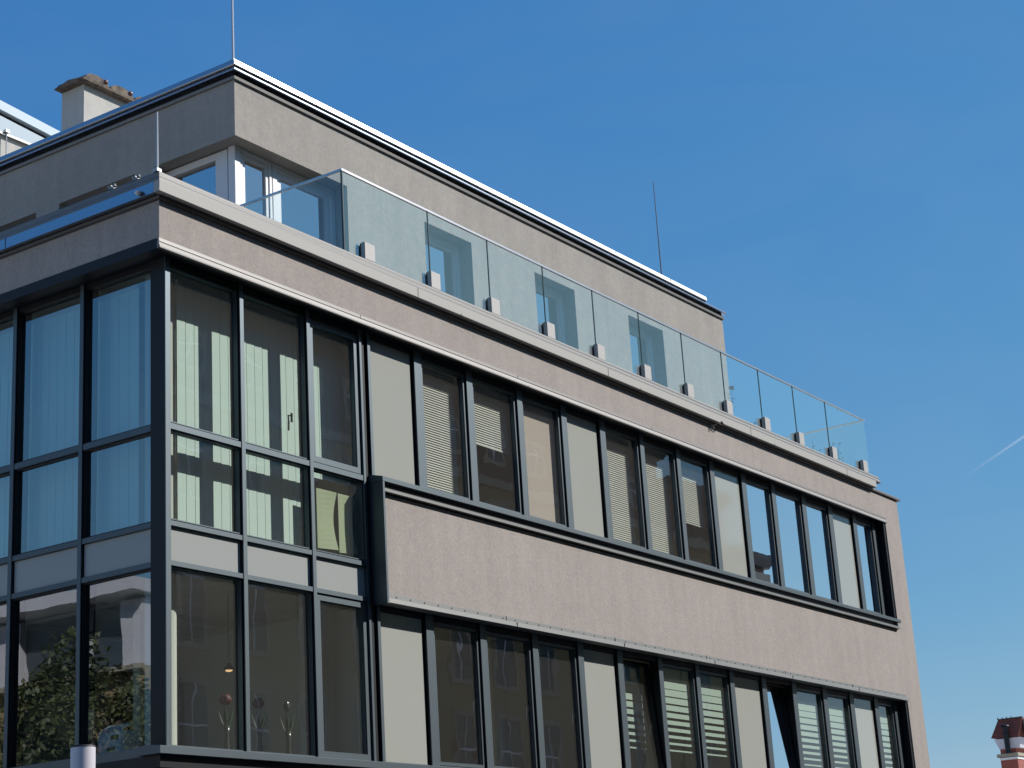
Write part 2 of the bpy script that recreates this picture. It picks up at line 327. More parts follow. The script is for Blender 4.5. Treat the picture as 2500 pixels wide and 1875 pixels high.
MUL = [4.209, 5.243, 6.324, 7.340, 8.289, 9.340, 10.365, 11.362, 12.365, 13.372, 14.453, 15.455, 16.427, 17.241]
MW = [0.141, 0.125, 0.117, 0.128, 0.135, 0.112, 0.110, 0.130, 0.148, 0.140, 0.150, 0.155, 0.148, 0.19]
left0 = 3.349
def window(x0, x1, z0, z1, sash, name='window', tilt=0.0, handle=False, gm='glass', wide=0.042):
    """frame with a pane as its child"""
    y0 = 0.145; fw = wide if sash else 0.014; e = 0.004
    O = Vector((x0, 0.20, z0))
    def rotp(q):
        q = Vector(q)-O; a = tilt; return (q.x+O.x, q.y*math.cos(a)+q.z*math.sin(a)+O.y, -q.y*math.sin(a)+q.z*math.cos(a)+O.z)
    f = MB(); f.xf = (lambda a, b, c: rotp((a, b, c))) if tilt else None
    yb = 0.215 if tilt else 0.20
    f.box(x0+e, x0+fw, y0, yb, z0+e, z1-e).box(x1-fw, x1-e, y0, yb, z0+e, z1-e).box(x0+fw, x1-fw, y0, yb, z0+e, z0+fw).box(x0+fw, x1-fw, y0, yb, z1-fw, z1-e)
    if sash and not tilt:
        f.box(x0+fw-0.002, x0+fw+0.006, y0+0.012, yb-0.01, z0+fw, z1-fw).box(x1-fw-0.006, x1-fw+0.002, y0+0.012, yb-0.01, z0+fw, z1-fw)
    w = P(name, 'frame' if not tilt else 'framedark', f)
    g = MB(); g.xf = f.xf
    g.add([(x0+fw, GY, z0+fw), (x1-fw, GY, z0+fw), (x1-fw, GY, z1-fw), (x0+fw, GY, z1-fw)], [(0, 1, 2, 3)])
    P('pane', gm, g, w)
    if handle:
        h = MB(); h.xf = f.xf
        h.box(x1-0.038, x1-0.012, yb+0.0, yb+0.012, z0+0.72, z0+0.80).tube([(x1-0.025, yb+0.012, z0+0.77), (x1-0.025, yb+0.045, z0+0.77), (x1-0.028, yb+0.05, z0+0.65)], 0.009, 8)
        P('handle', 'steel', h, w)
    return w
def mullion(x, w, z0, z1, y1=0.28):
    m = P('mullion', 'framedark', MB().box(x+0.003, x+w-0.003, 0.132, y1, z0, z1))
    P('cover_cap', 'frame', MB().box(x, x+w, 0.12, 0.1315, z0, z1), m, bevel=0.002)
    return m
kinds = ['P', 'W', 'W', 'W', 'P', 'W', 'W', 'W', 'P', 'W', 'W', 'W', 'P', 'W']
BAYS = []
prev = left0+0.05
for i, k in enumerate(kinds):
    BAYS.append((prev+0.002, MUL[i]-0.002, k)); prev = MUL[i]+MW[i]
for row, (z0, z1, zg) in enumerate(((ZU0-0.003, ZU1+0.008, 8.30), (3.602, 5.36, 5.205))):
    zt = z1
    mullion(left0, 0.05, z0, zt, 0.262)
    for i in range(14): mullion(MUL[i], MW[i], z0, zt, 0.262)
    for i, (a, b, k) in enumerate(BAYS):
        P('head_rail', 'framedark', MB().box(a, b, 0.135, 0.25, zg, zt))
        P('bottom_rail', 'frame', MB().box(a, b, 0.15, 0.23, z0, z0+0.012))
        if k == 'P':
            P('infill_panel', 'panel', MB().box(a+0.002, b-0.03, 0.160, 0.21, z0+0.014, zg-0.002))
            P('panel_joint', 'rubber', MB().box(b-0.028, b, 0.175, 0.21, z0+0.014, zg-0.002))
        else:
            tilt = R(4.4) if (row == 1 and i in (5, 9)) else 0
            if tilt:
                window(a, b, z0+0.014, zg-0.01, True, 'tilted_window', tilt, True, 'glass' if i == 5 else 'glassbright')
            else:
                window(a, b, z0+0.014, zg-0.002, True, 'window', 0, row == 1 and i in (1, 2, 3), 'glassbright' if row == 0 and i >= 9 else 'glass')
# ---- corner glazing, front
CM = [(0.205, 0.065), (1.265, 0.058), (2.312, 0.055)]
for x, w in CM[1:]: mullion(x, w, 3.602, 8.368, 0.27)
cmu = P('corner_mullion', 'framedark', MB().box(0.202, 0.267, 0.132, 0.322, 3.602, 8.368))
P('cover_cap', 'frame', MB().box(0.20, 0.27, 0.12, 0.1315, 3.602, 8.368), cmu, bevel=0.002)
TR = [(6.612, 6.672), (5.662, 5.712), (5.278, 5.328)]
P('end_mullion', 'frame', MB().box(3.205, 3.243, 0.12, 0.30, 3.602, 5.25).box(3.205, 3.243, 0.12, 0.30, 5.25, 8.368), bevel=0.002)
P('frame_return', 'framedark', MB().box(3.243, 3.298, 0.135, 0.30, 3.602, 8.368))
fb = [(0.272, 1.263), (1.325, 2.310), (2.369, 3.203)]
for a, b in fb:
    for z0, z1 in TR: P('transom', 'frame', MB().xprof([(0.127, z0), (0.127, z1), (0.165, z1+0.008), (0.26, z1+0.008), (0.26, z0)], a, b), bevel=0.002)
    P('spandrel_panel', 'panel2', MB().box(a+0.002, b-0.002, 0.162, 0.20, 5.337, 5.660))
    P('head_rail', 'framedark', MB().box(a, b, 0.15, 0.26, 8.29, 8.368))
for j, (a, b) in enumerate(fb):
    s3 = j == 2
    window(a, b, 6.682, 8.288, s3, wide=0.068)
    window(a, b, 5.722, 6.610, False)
    window(a, b, 3.604, 5.276, s3, wide=0.068)
# ---- corner glazing, side (faces -X)
ys = [1.265+1.0025*k for k in range(5)]
for y in ys:
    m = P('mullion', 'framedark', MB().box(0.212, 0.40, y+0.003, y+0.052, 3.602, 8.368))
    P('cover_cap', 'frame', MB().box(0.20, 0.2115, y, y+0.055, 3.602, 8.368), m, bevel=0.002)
lb = []; prev = 0.324
for y in ys: lb.append((prev, y-0.002)); prev = y+0.057
P('side_end_wall', 'stucco', MB().box(0.19, 0.3, ys[-1]+0.055, 6.4, 3.6, 8.36))
def side_window(y0, y1, z0, z1):
    fw = 0.012; f = MB().box(0.225, 0.29, y0+0.002, y0+fw, z0, z1).box(0.225, 0.29, y1-fw, y1-0.002, z0, z1).box(0.225, 0.29, y0+fw, y1-fw, z0, z0+fw).box(0.225, 0.29, y0+fw, y1-fw, z1-fw, z1)
    w = P('side_window', 'framedark', f)
    g = MB(); g.add([(0.262, y0+fw, z0+fw), (0.262, y1-fw, z0+fw), (0.262, y1-fw, z1-fw), (0.262, y0+fw, z1-fw)], [(0, 1, 2, 3)])
    P('pane', 'glassleft', g, w)
for a, b in lb:
    for z0, z1 in TR: P('transom', 'frame', MB().box(0.207, 0.33, a, b, z0, z1+0.004), bevel=0.002)
    P('spandrel_panel', 'panel2', MB().box(0.240, 0.29, a+0.002, b-0.002, 5.334, 5.660))
    P('head_rail', 'framedark', MB().box(0.225, 0.35, a, b, 8.325, 8.368))
    side_window(a, b, 6.678, 8.323); side_window(a, b, 5.718, 6.610); side_window(a, b, 3.604, 5.276)

# ---- inside: slabs, ceilings, rooms
P('floor_slab', 'ceil', MB().box(0.335, 17.45, 0.36, 13.6, 5.345, 5.655))
P('floor_slab', 'ceil', MB().box(0.335, 17.45, 0.31, 13.6, 8.372, 8.54))
P('floor_slab', 'floor', MB().box(0.305, 17.45, 0.31, 13.6, 2.55, 2.80))
for z0, z1 in ((2.802, 5.343), (5.657, 8.37)):
    P('room_wall', 'room', MB().box(0.335, 17.45, 6.2, 6.35, z0, z1))
    for x in (3.60, 8.1, 12.1, 16.1): P('room_wall', 'roomlight' if z0 < 3 else 'room', MB().box(x, x+0.12, 0.33, 6.198, z0, z1))
P('room_wall', 'room', MB().box(17.33, 17.45, 0.33, 6.198, 5.657, 8.37))
P('inner_upstand', 'room', MB().box(3.4, 17.45, 0.3005, 0.302, 5.657, 6.69))
P('inner_upstand', 'room', MB().box(0.335, 17.45, 0.301, 0.33, 2.802, 3.58))
P('inner_upstand', 'room', MB().box(0.305, 0.334, 0.34, 6.2, 2.802, 3.58))
P('column', 'column', MB().cyl((0.61, 0.60, 2.802), 0.15, 0.15, 2.54, 40), smooth=False)
P('column', 'column', MB().cyl((0.61, 0.60, 5.657), 0.15, 0.15, 2.71, 40), smooth=False)
M['cabinet'] = mat('cabinet_wood', (0.13, 0.085, 0.06), 0.6)
P('ceiling_rail', 'blind', MB().box(0.9, 3.4, 2.10, 2.14, 5.28, 5.342)); P('ceiling_rail', 'blind', MB().box(0.9, 3.4, 3.4, 3.44, 5.28, 5.342))
P('wall_cabinet', 'cabinet', MB().box(2.4, 3.55, 3.2, 3.6, 2.81, 4.9).box(2.42, 2.95, 3.18, 3.199, 3.9, 4.85).box(2.99, 3.5, 3.18, 3.199, 3.9, 4.85))
P('ceiling_beam', 'roomlight', MB().box(0.4, 17.2, 4.6, 4.9, 5.05, 5.342))
P('wall_panel', 'roombrown', MB().box(3.8, 5.3, 2.4, 2.46, 2.81, 4.75))
P('wall_panel', 'roomlight', MB().box(1.9, 2.35, 2.2, 2.30, 2.81, 5.34))
P('wall_panel', 'roombrown', MB().box(0.34, 1.9, 4.0, 4.06, 2.81, 5.2))
P('wall_panel', 'roomlight', MB().box(3.1, 3.5, 0.9, 1.0, 2.81, 5.34))
P('pilaster', 'roomlight', MB().box(6.55, 6.75, 0.9, 1.1, 2.81, 5.34).box(7.1, 7.32, 1.2, 1.4, 2.81, 5.34))

# ------------------------------------------------------------------ set-back top floor
th = -0.0132
def L(u, v, z): return (2.85+u*math.cos(th)-v*math.sin(th), 1.6+u*math.sin(th)+v*math.cos(th), z)
def LM(): m = MB(); m.xf = L; return m
ops = [(0.0, 2.05), (3.655, 4.72), (6.27, 7.335), (8.87, 9.94)]
w_ = LM(); w_.box(0, 12.075, 0, 0.30, 11.08, 11.81); pv = 2.05
for a, b in ops[1:]+[(12.075, 0)]: w_.box(pv, a, 0, 0.30, 8.6, 11.08); pv = b
P('top_floor_wall', 'stucco_up', w_)
w_ = MB().box(2.8495, 3.15, 1.603, YB-1, 11.078, 11.808).box(2.85, 3.15, 2.93, 3.27, 8.6, 11.078).box(2.85, 3.15, 4.63, 5.06, 8.6, 11.078).box(2.85, 3.15, 6.5, 8.2, 8.6, 11.078)
P('top_floor_side_wall', 'stucco_up', w_)
P('top_floor_end_wall', 'stucco_up', LM().box(11.775, 12.075, 0.302, 10, 8.6, 11.81))
ce = (Vector(L(12.12, 0, 0)).x, Vector(L(12.12, 0, 0)).y); ce1 = (Vector(L(11.41, 0, 0)).x, Vector(L(11.41, 0, 0)).y); ce2 = (Vector(L(12.09, 0, 0)).x, Vector(L(12.09, 0, 0)).y)
c0 = [(2.85, YB-1), (2.85, 1.6)]
P('roof_drip_strip', 'mould', MB().sweep(c0+[ce2], [(-0.004, 11.806), (0.028, 11.806), (0.034, 11.845), (0.0, 11.852), (-0.3, 11.852), (-0.3, 11.808)]), bevel=0.002)
P('roof_coping', 'coping', MB().sweep(c0+[ce], [(-0.3, 11.90), (0.062, 11.90), (0.070, 11.906), (0.062, 11.945), (-0.3, 11.945)]), bevel=0.002)
P('roof_coping_cap', 'roofcap', MB().sweep(c0+[ce1], [(-0.3, 11.950), (0.085, 11.950), (0.092, 11.958), (0.078, 12.030), (-0.3, 12.055)]), bevel=0.002)
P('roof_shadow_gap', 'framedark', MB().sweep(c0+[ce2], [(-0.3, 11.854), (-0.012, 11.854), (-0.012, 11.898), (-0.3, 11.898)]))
for u in (2.75, 5.6, 8.5, 10.2): P('coping_seam', 'flash', LM().box(u, u+0.012, -0.0925, -0.085, 11.955, 12.02))
P('flat_roof', 'roof', MB().box(3.1, 14.6, 2.0, 12.9, 11.70, 11.90))
P('parapet_core', 'stucco_up', MB().box(3.151, 3.3, 2.0, 12.9, 11.3, 11.69))
# windows of the top floor
def ph_window(u0, u1, z0, z1, v=0.2, fo=0.07, sw=0.062):
    f = LM(); e = 0.004
    f.box(u0+e, u0+fo, v, v+0.09, z0, z1-e).box(u1-fo, u1-e, v, v+0.09, z0, z1-e).box(u0+fo, u1-fo, v, v+0.09, z1-fo, z1-e).box(u0+fo, u1-fo, v, v+0.09, z0, z0+0.08)
    o = P('terrace_window', 'whiteframe', f, bevel=0.004)
    s = LM(); a, b, t = u0+fo+0.003, u1-fo-0.003, z1-fo-0.003
    s.box(a, a+sw, v+0.015, v+0.075, z0+0.085, t).box(b-sw, b, v+0.015, v+0.075, z0+0.085, t).box(a+sw, b-sw, v+0.015, v+0.075, t-sw, t).box(a+sw, b-sw, v+0.015, v+0.075, z0+0.085, z0+0.085+sw)
    P('sash', 'whiteframe', s, o, bevel=0.004)
    g = LM(); g.add([(a+sw, v+0.045, z0+0.15), (b-sw, v+0.045, z0+0.15), (b-sw, v+0.045, t-sw), (a+sw, v+0.045, t-sw)], [(0, 1, 2, 3)])
    P('pane', 'glassterrace', g, o)
    return o
for a, b in ops[1:]:
    ph_window(a, b, 8.82, 11.08)
ph_window(0.29, 0.86, 8.82, 11.079, 0.2, 0.05, 0.052); ph_window(0.865, 2.045, 8.82, 11.079, 0.2, 0.088, 0.078)
P('corner_post', 'whiteframe', LM().box(0.19, 0.288, 0.19, 0.30, 8.8, 11.079), bevel=0.004)
so_ = MB().box(3.04, 3.125, 1.906, 2.10, 8.8, 11.06).box(3.04, 3.125, 2.86, 2.93, 8.8, 11.06).box(3.04, 3.125, 2.10, 2.86, 10.97, 11.06)
cw = P('corner_side_window', 'whiteframe', so_, bevel=0.004)
g = MB(); g.add([(3.09, 2.1, 8.9), (3.09, 2.86, 8.9), (3.09, 2.86, 10.97), (3.09, 2.1, 10.97)], [(0, 1, 2, 3)]); P('pane', 'glassterrace', g, cw)
for a, b in ((3.27, 4.63), (5.06, 6.5)):
    f = MB().box(3.06, 3.13, a+0.003, a+0.07, 8.8, 11.06).box(3.06, 3.13, b-0.07, b-0.003, 8.8, 11.06).box(3.06, 3.13, a+0.07, b-0.07, 10.95, 11.062)
    o = P('side_terrace_window', 'whiteframe', f)
    g = MB(); g.add([(3.10, a+0.07, 8.9), (3.10, b-0.07, 8.9), (3.10, b-0.07, 10.95), (3.10, a+0.07, 10.95)], [(0, 1, 2, 3)]); P('pane', 'glassterrace', g, o)
P('top_room_wall', 'room', LM().box(0.6, 11.7, 4.0, 4.1, 8.7, 11.69))
P('top_room_wall', 'room', LM().box(2.3, 2.4, 0.302, 3.99, 8.79, 11.69).box(5.2, 5.3, 0.302, 3.99, 8.79, 11.69).box(8.0, 8.1, 0.302, 3.99, 8.79, 11.69))
# chimney on the roof
ch = P('roof_chimney', 'white_render', MB().box(5.0, 7.1, 6.546, 7.02, 11.91, 14.235))
M['tile'] = mat('old_tile', (0.10, 0.085, 0.07), 0.85); vary(M['tile'], 9, (0.05, 0.045, 0.04), (0.2, 0.15, 0.11))
M['rtile'] = mat('glazed_tile', (0.22, 0.12, 0.09), 0.25)
capm = MB().prism([(4.87, 6.44, 14.237), (4.87, 7.03, 14.237), (4.85, 7.05, 14.26), (4.87, 6.75, 14.33), (4.87, 6.43, 14.28)], (2.4, 0, 0))
P('chimney_cap', 'tile', capm, ch, bevel=0.012)
rt = MB()
for cx in (5.16, 5.66, 6.16):
    ring = [(cx+0.24*math.cos(a), 6.44, 14.285+0.115*math.sin(a)) for a in [math.pi*k/12 for k in range(13)]]
    rt.prism(ring, (0, 0.60, 0.02))
P('ridge_tiles', 'tile', rt, ch)
rt = MB()
for cx in (5.33, 5.83): rt.lathe((cx, 6.45, 14.33), [(0.03, 0), (0.045, 0.02), (0.04, 0.05), (0.01, 0.07)], 12)
P('tile_end', 'rtile', rt, ch, smooth=True)

# ------------------------------------------------------------------ lightning rods (things fixed on the roof edges)
M['roddark'] = mat('dark_rod', (0.06, 0.07, 0.09), 0.6)
def rod(base, h, r, label, m='rod'):
    t = empty('lightning_rod', base, label, 'lightning rod', 'lightning rods on the roof edges')
    x, y, z = base
    P('rod', m, MB().cyl((x, y, z), r, r*0.55, h, 8), t)
    P('rod_base', 'rod', MB().box(x-0.03, x+0.03, y-0.03, y+0.03, z-0.01, z+0.02), t)
rod((2.86, 1.62, 12.06), 2.2, 0.016, 'tall pale lightning rod on the highest roof corner')
rod((13.02, 1.52, 12.05), 1.75, 0.011, 'thin dark lightning rod on the far roof edge against the sky', 'roddark')
rod((-0.045, -0.02, 9.15), 0.64, 0.015, 'short white lightning rod at the corner of the terrace parapet')

# ------------------------------------------------------------------ blinds
def vslats(front, a, b, z0, z1, d, name_lbl):
    m = MB(); n = max(1, int(round((b-a)/0.127))); st = (b-a)/n
    for k in range(n):
        c = a+(k+0.5)*st; hw = st*(0.462 if front else 0.4995)
        if front: m.add([(c-hw, d+0.002, z0), (c+hw, d-0.002, z0), (c+hw, d-0.002, z1), (c-hw, d+0.002, z1)], [(0, 1, 2, 3)])
        else: m.add([(d-0.002, c-hw, z0), (d+0.002, c+hw, z0), (d+0.002, c+hw, z1), (d-0.002, c-hw, z1)], [(0, 1, 2, 3)])
    o = m.build('vertical_blind', 'vblind'); tag(o, name_lbl, 'blind', 'vertical blinds behind the corner glazing')
    hr = MB(); (hr.box(a, b, d-0.02, d+0.02, z1, z1+0.04) if front else hr.box(d-0.02, d+0.02, a, b, z1, z1+0.04)); hr.build('head_rail', 'blind', o)
vslats(True, 0.66, 1.53, 5.70, 8.28, 0.42, 'pale green vertical blind with sun patches behind the corner pane of the sunny front')
vslats(True, 1.56, 2.55, 5.70, 8.28, 0.42, 'pale vertical blind with a dark handle before it, behind the second pane from the corner')
vslats(True, 2.58, 3.34, 6.62, 8.28, 0.42, 'short vertical blind behind the opening sash beside the projecting frame')
nm = ['vertical blind behind the shaded side pane beside the corner', 'blue-tinted vertical blind behind the second shaded side pane', 'vertical blind behind the shaded side pane cut off by the left edge', '']
for k in range(3): vslats(False, lb[k][0]+(0.42 if k == 0 else -0.02), lb[k][1]+0.04, 5.70, 8.26, 0.46, nm[k])
def venetian(x0, x1, z0, z1, label, m='blind', y=0.283):
    x0 += 0.04; x1 += 0.075
    s = MB(); z = z1-0.03
    while z > z0+0.02:
        s.add([(x0, y-0.010, z-0.0155), (x1, y-0.010, z-0.0155), (x1, y+0.004, z+0.0155), (x0, y+0.004, z+0.0155)], [(0, 1, 2, 3)]); z -= 0.030
    o = s.build('venetian_blind', m); tag(o, label, 'blind', 'venetian blinds in the upper window row')
    MB().box(x0, x1, y-0.012, y+0.012, z1-0.025, z1+0.0).build('head_rail', m, o)
    MB().box(x0, x1, y-0.012, y+0.012, z0, z0+0.016).build('bottom_rail', m, o)
    MB().box(x0+0.12, x0+0.123, y-0.013, y-0.011, z0, z1-0.03).box(x1-0.123, x1-0.12, y-0.013, y-0.011, z0, z1-0.03).build('ladder_cord', m, o)
bw = [b for b in BAYS if b[2] == 'W']
venetian(bw[0][0]+0.03, bw[0][1]-0.13, 6.73, 8.27, 'fully lowered venetian blind right of the first pale infill panel of the upper row')
venetian(bw[1][0]+0.03, bw[1][1]-0.08, 7.52, 8.27, 'venetian blind lowered halfway above dark glass in the second upper-row window')
venetian(bw[3][0]+0.03, bw[3][1]-0.12, 6.73, 8.27, 'fully lowered venetian blind right of the second pale infill panel')
venetian(bw[4][0]+0.03, bw[4][1]-0.12, 6.73, 8.27, 'fully lowered venetian blind in the middle window of the second trio of the upper row')
venetian(bw[5][0]+0.03, bw[5][1]-0.10, 7.35, 8.27, 'half lowered venetian blind just left of the panel that mirrors a curved outline')
o = MB().box(bw[2][0]+0.02, bw[2][1]-0.03, 0.235, 0.24, 6.72, 8.28).build('roller_blind', 'blindbeige'); tag(o, 'pinkish beige roller blind filling the third upper-row window', 'blind')
MB().box(bw[2][0]+0.02, bw[2][1]-0.03, 0.230, 0.245, 6.705, 6.72).build('hem_bar', 'blindbeige', o)
def zebra(x0, x1, label, ztop=5.14, first=0.15, n=11, y=0.31):
    s = MB(); z = ztop; h = first; gap = 0.008
    for k in range(n):
        s.box(x0, x1, y, y+0.003, z-h, z); z -= h+gap; h = max(0.012, 0.098-k*0.0085); gap = 0.010+k*0.0068
    o = s.build('zebra_blind', 'zebra'); tag(o, label, 'blind', 'striped roller blinds in the lower window row')
    MB().box(x0, x1, y-0.004, y+0.03, ztop, ztop+0.05).build('cassette', 'zebra', o)
zl = ['striped roller blind behind the first tilted window of the lower row', 'striped roller blind just right of the first tilted window', 'striped roller blind left of the third pale panel of the lower row', 'faint striped roller blind behind the second tilted window, under a blue sky reflection', 'striped roller blind just right of the second tilted window', 'striped roller blind left of the last pale panel of the lower row', 'striped roller blind in the last lower window before the rendered pier']
for k, i in enumerate((3, 4, 5, 6, 7, 8, 9)):
    a, b, _ = bw[i]
    if i in (3, 6): zebra(a+0.02, b-0.02, zl[k], 5.13, 0.12, 11, 0.40)
    else: zebra(a+0.045, b-0.045, zl[k], y=0.222)

# ------------------------------------------------------------------ things inside the corner rooms
M['paper'] = mat('green_paper', (0.46, 0.52, 0.34), 0.8)
M['red'] = mat('red_petal', (0.10, 0.008, 0.012), 0.6); M['leafdark'] = mat('leaf_dark', (0.03, 0.07, 0.03), 0.6)
M['vase'] = mat('vase_glass', (0.09, 0.09, 0.085), 0.2)
def screen(x0, x1, lab):
    m = MB(); vs = []; n = 12
    for i in range(n+1):
        t = i/n; z = 5.79+0.65*t; k = 0.05*math.sin(math.pi*t)
        vs += [(x0+0.01, 0.245, z), (x1-k, 0.235+0.02*math.sin(3*t), z+0.02*(1-t))]
    m.add(vs, [(2*i, 2*i+1, 2*i+3, 2*i+2) for i in range(n)]); o = m.build('paper_lampshade', 'paper')
    s = o.modifiers.new('s', 'SOLIDIFY'); s.thickness = 0.004; tag(o, lab, 'lampshade', 'green paper shades behind the corner glazing')
P('handle', 'rubber', MB().box(2.19, 2.215, 0.262, 0.272, 7.10, 7.20).tube([(2.20, 0.272, 7.17), (2.20, 0.31, 7.185), (2.215, 0.32, 7.12), (2.20, 0.31, 7.02)], 0.010, 8))
screen(2.53, 2.87, 'left one of two pale green paper shades standing below the opening sash')
screen(2.885, 3.19, 'right one of two pale green paper shades, with a concave edge, below the opening sash')
def flower(x, y, s, label, red=True):
    t = empty('flower_vase', (x, y, 3.62), label, 'flower vase', 'flower vases behind the lower corner panes')
    MB().lathe((x, y, 3.62), [(0.03, 0), (0.035, 0.02), (0.025, 0.1), (0.02, 0.22), (0.035, 0.30)], 14).build('vase', 'vase', t, smooth=True)
    MB().tube([(x, y, 3.75), (x+0.01, y, 3.95), (x-0.015, y, 4.15*1.0)], 0.006).tube([(x, y, 3.85), (x+0.06, y, 4.0), (x+0.10, y, 4.1)], 0.005).build('stem', 'leafdark', t)
    b = MB()
    for k in range(6):
        a = k*math.pi/3; cx, cy = x-0.015+0.022*s*math.cos(a), y+0.022*s*math.sin(a)
        b.lathe((cx, cy, 4.13), [(0.008*s, 0), (0.024*s, 0.02), (0.028*s, 0.05), (0.012*s, 0.09), (0.002, 0.10)], 8)
    b.build('bloom', 'red' if red else 'vase', t, smooth=True)
    lf = MB()
    for a in (0.3, 1.9, 3.6, 5.1):
        dx, dy = math.cos(a), math.sin(a)
        lf.add([(x, y, 3.85), (x+0.05*dx-0.012*dy, y+0.05*dy+0.012*dx, 3.97), (x+0.09*dx, y+0.09*dy, 4.05+0.02*a), (x+0.05*dx+0.012*dy, y+0.05*dy-0.012*dx, 3.97)], [(0, 1, 2, 3)])
    lf.build('leaves', 'leafdark', t)
flower(1.53, 0.62, 1.3, 'dark red tulip in a slim vase behind the lower corner pane')
flower(2.01, 0.62, 1.2, 'red flower in a glass vase behind the second lower pane from the corner')
flower(2.44, 0.62, 0.7, 'pale flower in a glass vase right of the red one in the second lower pane', False)
M['lampglow'] = bpy.data.materials.new('lamp_glow'); M['lampglow'].use_nodes = True
_b = M['lampglow'].node_tree.nodes['Principled BSDF']; _b.inputs['Emission Color'].default_value = (1, 0.62, 0.30, 1); _b.inputs['Emission Strength'].default_value = 0.9
t = empty('pendant_lamp', (1.98, 1.0, 5.34), 'small warm pendant lamp hanging in the room behind the lower corner pane', 'lamp')
MB().cyl((1.98, 1.0, 4.66), 0.005, 0.005, 0.68, 6).build('cord', 'rubber', t)
MB().lathe((1.98, 1.0, 4.56), [(0.055, 0), (0.045, 0.035), (0.02, 0.06), (0.01, 0.08)], 16).build('shade', 'rubber', t)
MB().lathe((1.98, 1.0, 4.542), [(0.01, 0), (0.03, 0.006), (0.04, 0.017)], 14).build('bulb', 'lampglow', t)
t = empty('printer', (0.50, 0.80, 3.60), 'pale office machine on the inner sill at the lowest shaded corner pane', 'printer')
MB().box(0.36, 0.62, 0.85, 1.2, 3.60, 3.84).build('body', 'whiteframe', t, bevel=0.02)
MB().box(0.354, 0.359, 0.90, 1.0, 3.76, 3.80).box(0.354, 0.359, 0.95, 1.05, 3.66, 3.69).build('paper_slot', 'rubber', t)
MB().prism([(0.36, 0.87, 3.842), (0.36, 1.18, 3.842), (0.50, 1.18, 3.92), (0.50, 0.87, 3.92)], (0.02, 0, 0)).build('lid', 'whiteframe', t)

# ------------------------------------------------------------------ terrace plants
M['plant'] = mat('plant_green', (0.09, 0.15, 0.06), 0.7); M['pink'] = mat('rose_pink', (0.6, 0.22, 0.24), 0.6); M['pot'] = mat('clay_pot', (0.3, 0.16, 0.1), 0.8)
def plant(x, y, tops, label, rose=False, seed=1):
    rnd = random.Random(seed)
    t = empty('potted_plant', (x, y, 8.79), label, 'plant')
    MB().lathe((x, y, 8.79), [(0.09, 0), (0.13, 0.26), (0.14, 0.28), (0.11, 0.28)], 16).build('pot', 'pot', t)
    st = MB(); lf = MB()
    for (dx, h) in tops:
        pts = [(x, y, 9.05), (x+dx*0.5, y, 9.05+(h-9.05)*0.5), (x+dx, y+rnd.uniform(-.02, .02), h)]
        st.tube(pts, [0.006, 0.005, 0.003], 6)
        for k in range(16):
            q = rnd.uniform(0.2, 1.0); px = x+dx*q; pz = 9.05+(h-9.05)*q; a = rnd.uniform(0, 6.28); r = rnd.uniform(0.02, 0.045)
            c = Vector((px+rnd.uniform(-.05, .05), y+rnd.uniform(-.05, .05), pz+rnd.uniform(-.02, .02))); u = Vector((math.cos(a), math.sin(a), rnd.uniform(-.4, .9))).normalized()*r; v = u.orthogonal().normalized()*r*0.4
            lf.add([c-u, c+v, c+u, c-v], [(0, 1, 2, 3)])
    st.build('stem', 'plant', t); lf.build('leaves', 'plant', t)
    if rose:
        b = MB(); hx, hz = x+tops[0][0], tops[0][1]
        for k in range(7):
            a = k*0.9; b.lathe((hx+0.018*math.cos(a), y+0.018*math.sin(a), hz-0.01), [(0.004, 0), (0.024, 0.015), (0.026, 0.04), (0.006, 0.055)], 8)
        b.build('bloom', 'pink', t, smooth=True)
plant(12.70, 0.35, [(0.10, 9.84), (0.02, 9.62), (-0.05, 9.45)], 'tall rose with one pink bloom behind the glass just right of the set-back floor', True, 3)
plant(13.35, 0.35, [(0.12, 9.44), (0.02, 9.40), (-0.14, 9.36)], 'low leafy twig behind the glass near the ninth clamp', False, 4)
plant(15.95, 0.5, [(0.06, 9.66), (-0.06, 9.5), (0.2, 9.55)], 'thin twiggy plant behind the glass two panes from the far end', False, 5)
plant(16.95, 0.5, [(0.16, 9.82), (-0.12, 9.80), (0.02, 9.66), (0.28, 9.6), (-0.25, 9.55)], 'bushy plant with sparse leaves behind the last glass pane', False, 6)
# cable hook under the coping
t = empty('cable_hook', (11.4, -0.06, 8.86), 'small black cable loop hanging below the terrace coping', 'cable hook')
MB().tube([(11.53, -0.05, 8.91), (11.45, -0.1, 8.87), (11.36, -0.09, 8.885), (11.28, -0.05, 8.84), (11.22, -0.03, 8.86), (11.26, -0.05, 8.79), (11.31, -0.04, 8.83)], 0.007, 6).tube([(11.40, -0.09, 8.88), (11.44, -0.11, 8.93), (11.52, -0.10, 8.90)], 0.006, 6).build('loop', 'rubber', t)
# round post beside the shaded side
M['postpaint'] = mat('post_paint', (0.60, 0.58, 0.64), 0.5)
t = empty('round_post', (-0.55, 0.39, 0.12), 'lilac-white round post standing before the shaded side glazing', 'post')
MB().cyl((-0.55, 0.39, 0.12), 0.108, 0.108, 3.455, 40).build('shaft', 'postpaint', t, bevel=0.004)
MB().cyl((-0.55, 0.39, 3.577), 0.111, 0.105, 0.012, 40).build('cap', 'rubber', t)

# ------------------------------------------------------------------ neighbour with sheet-metal roof, behind at the left
M['zinc'] = mat('zinc_sheet', (0.44, 0.52, 0.57), 0.7, 0.0)

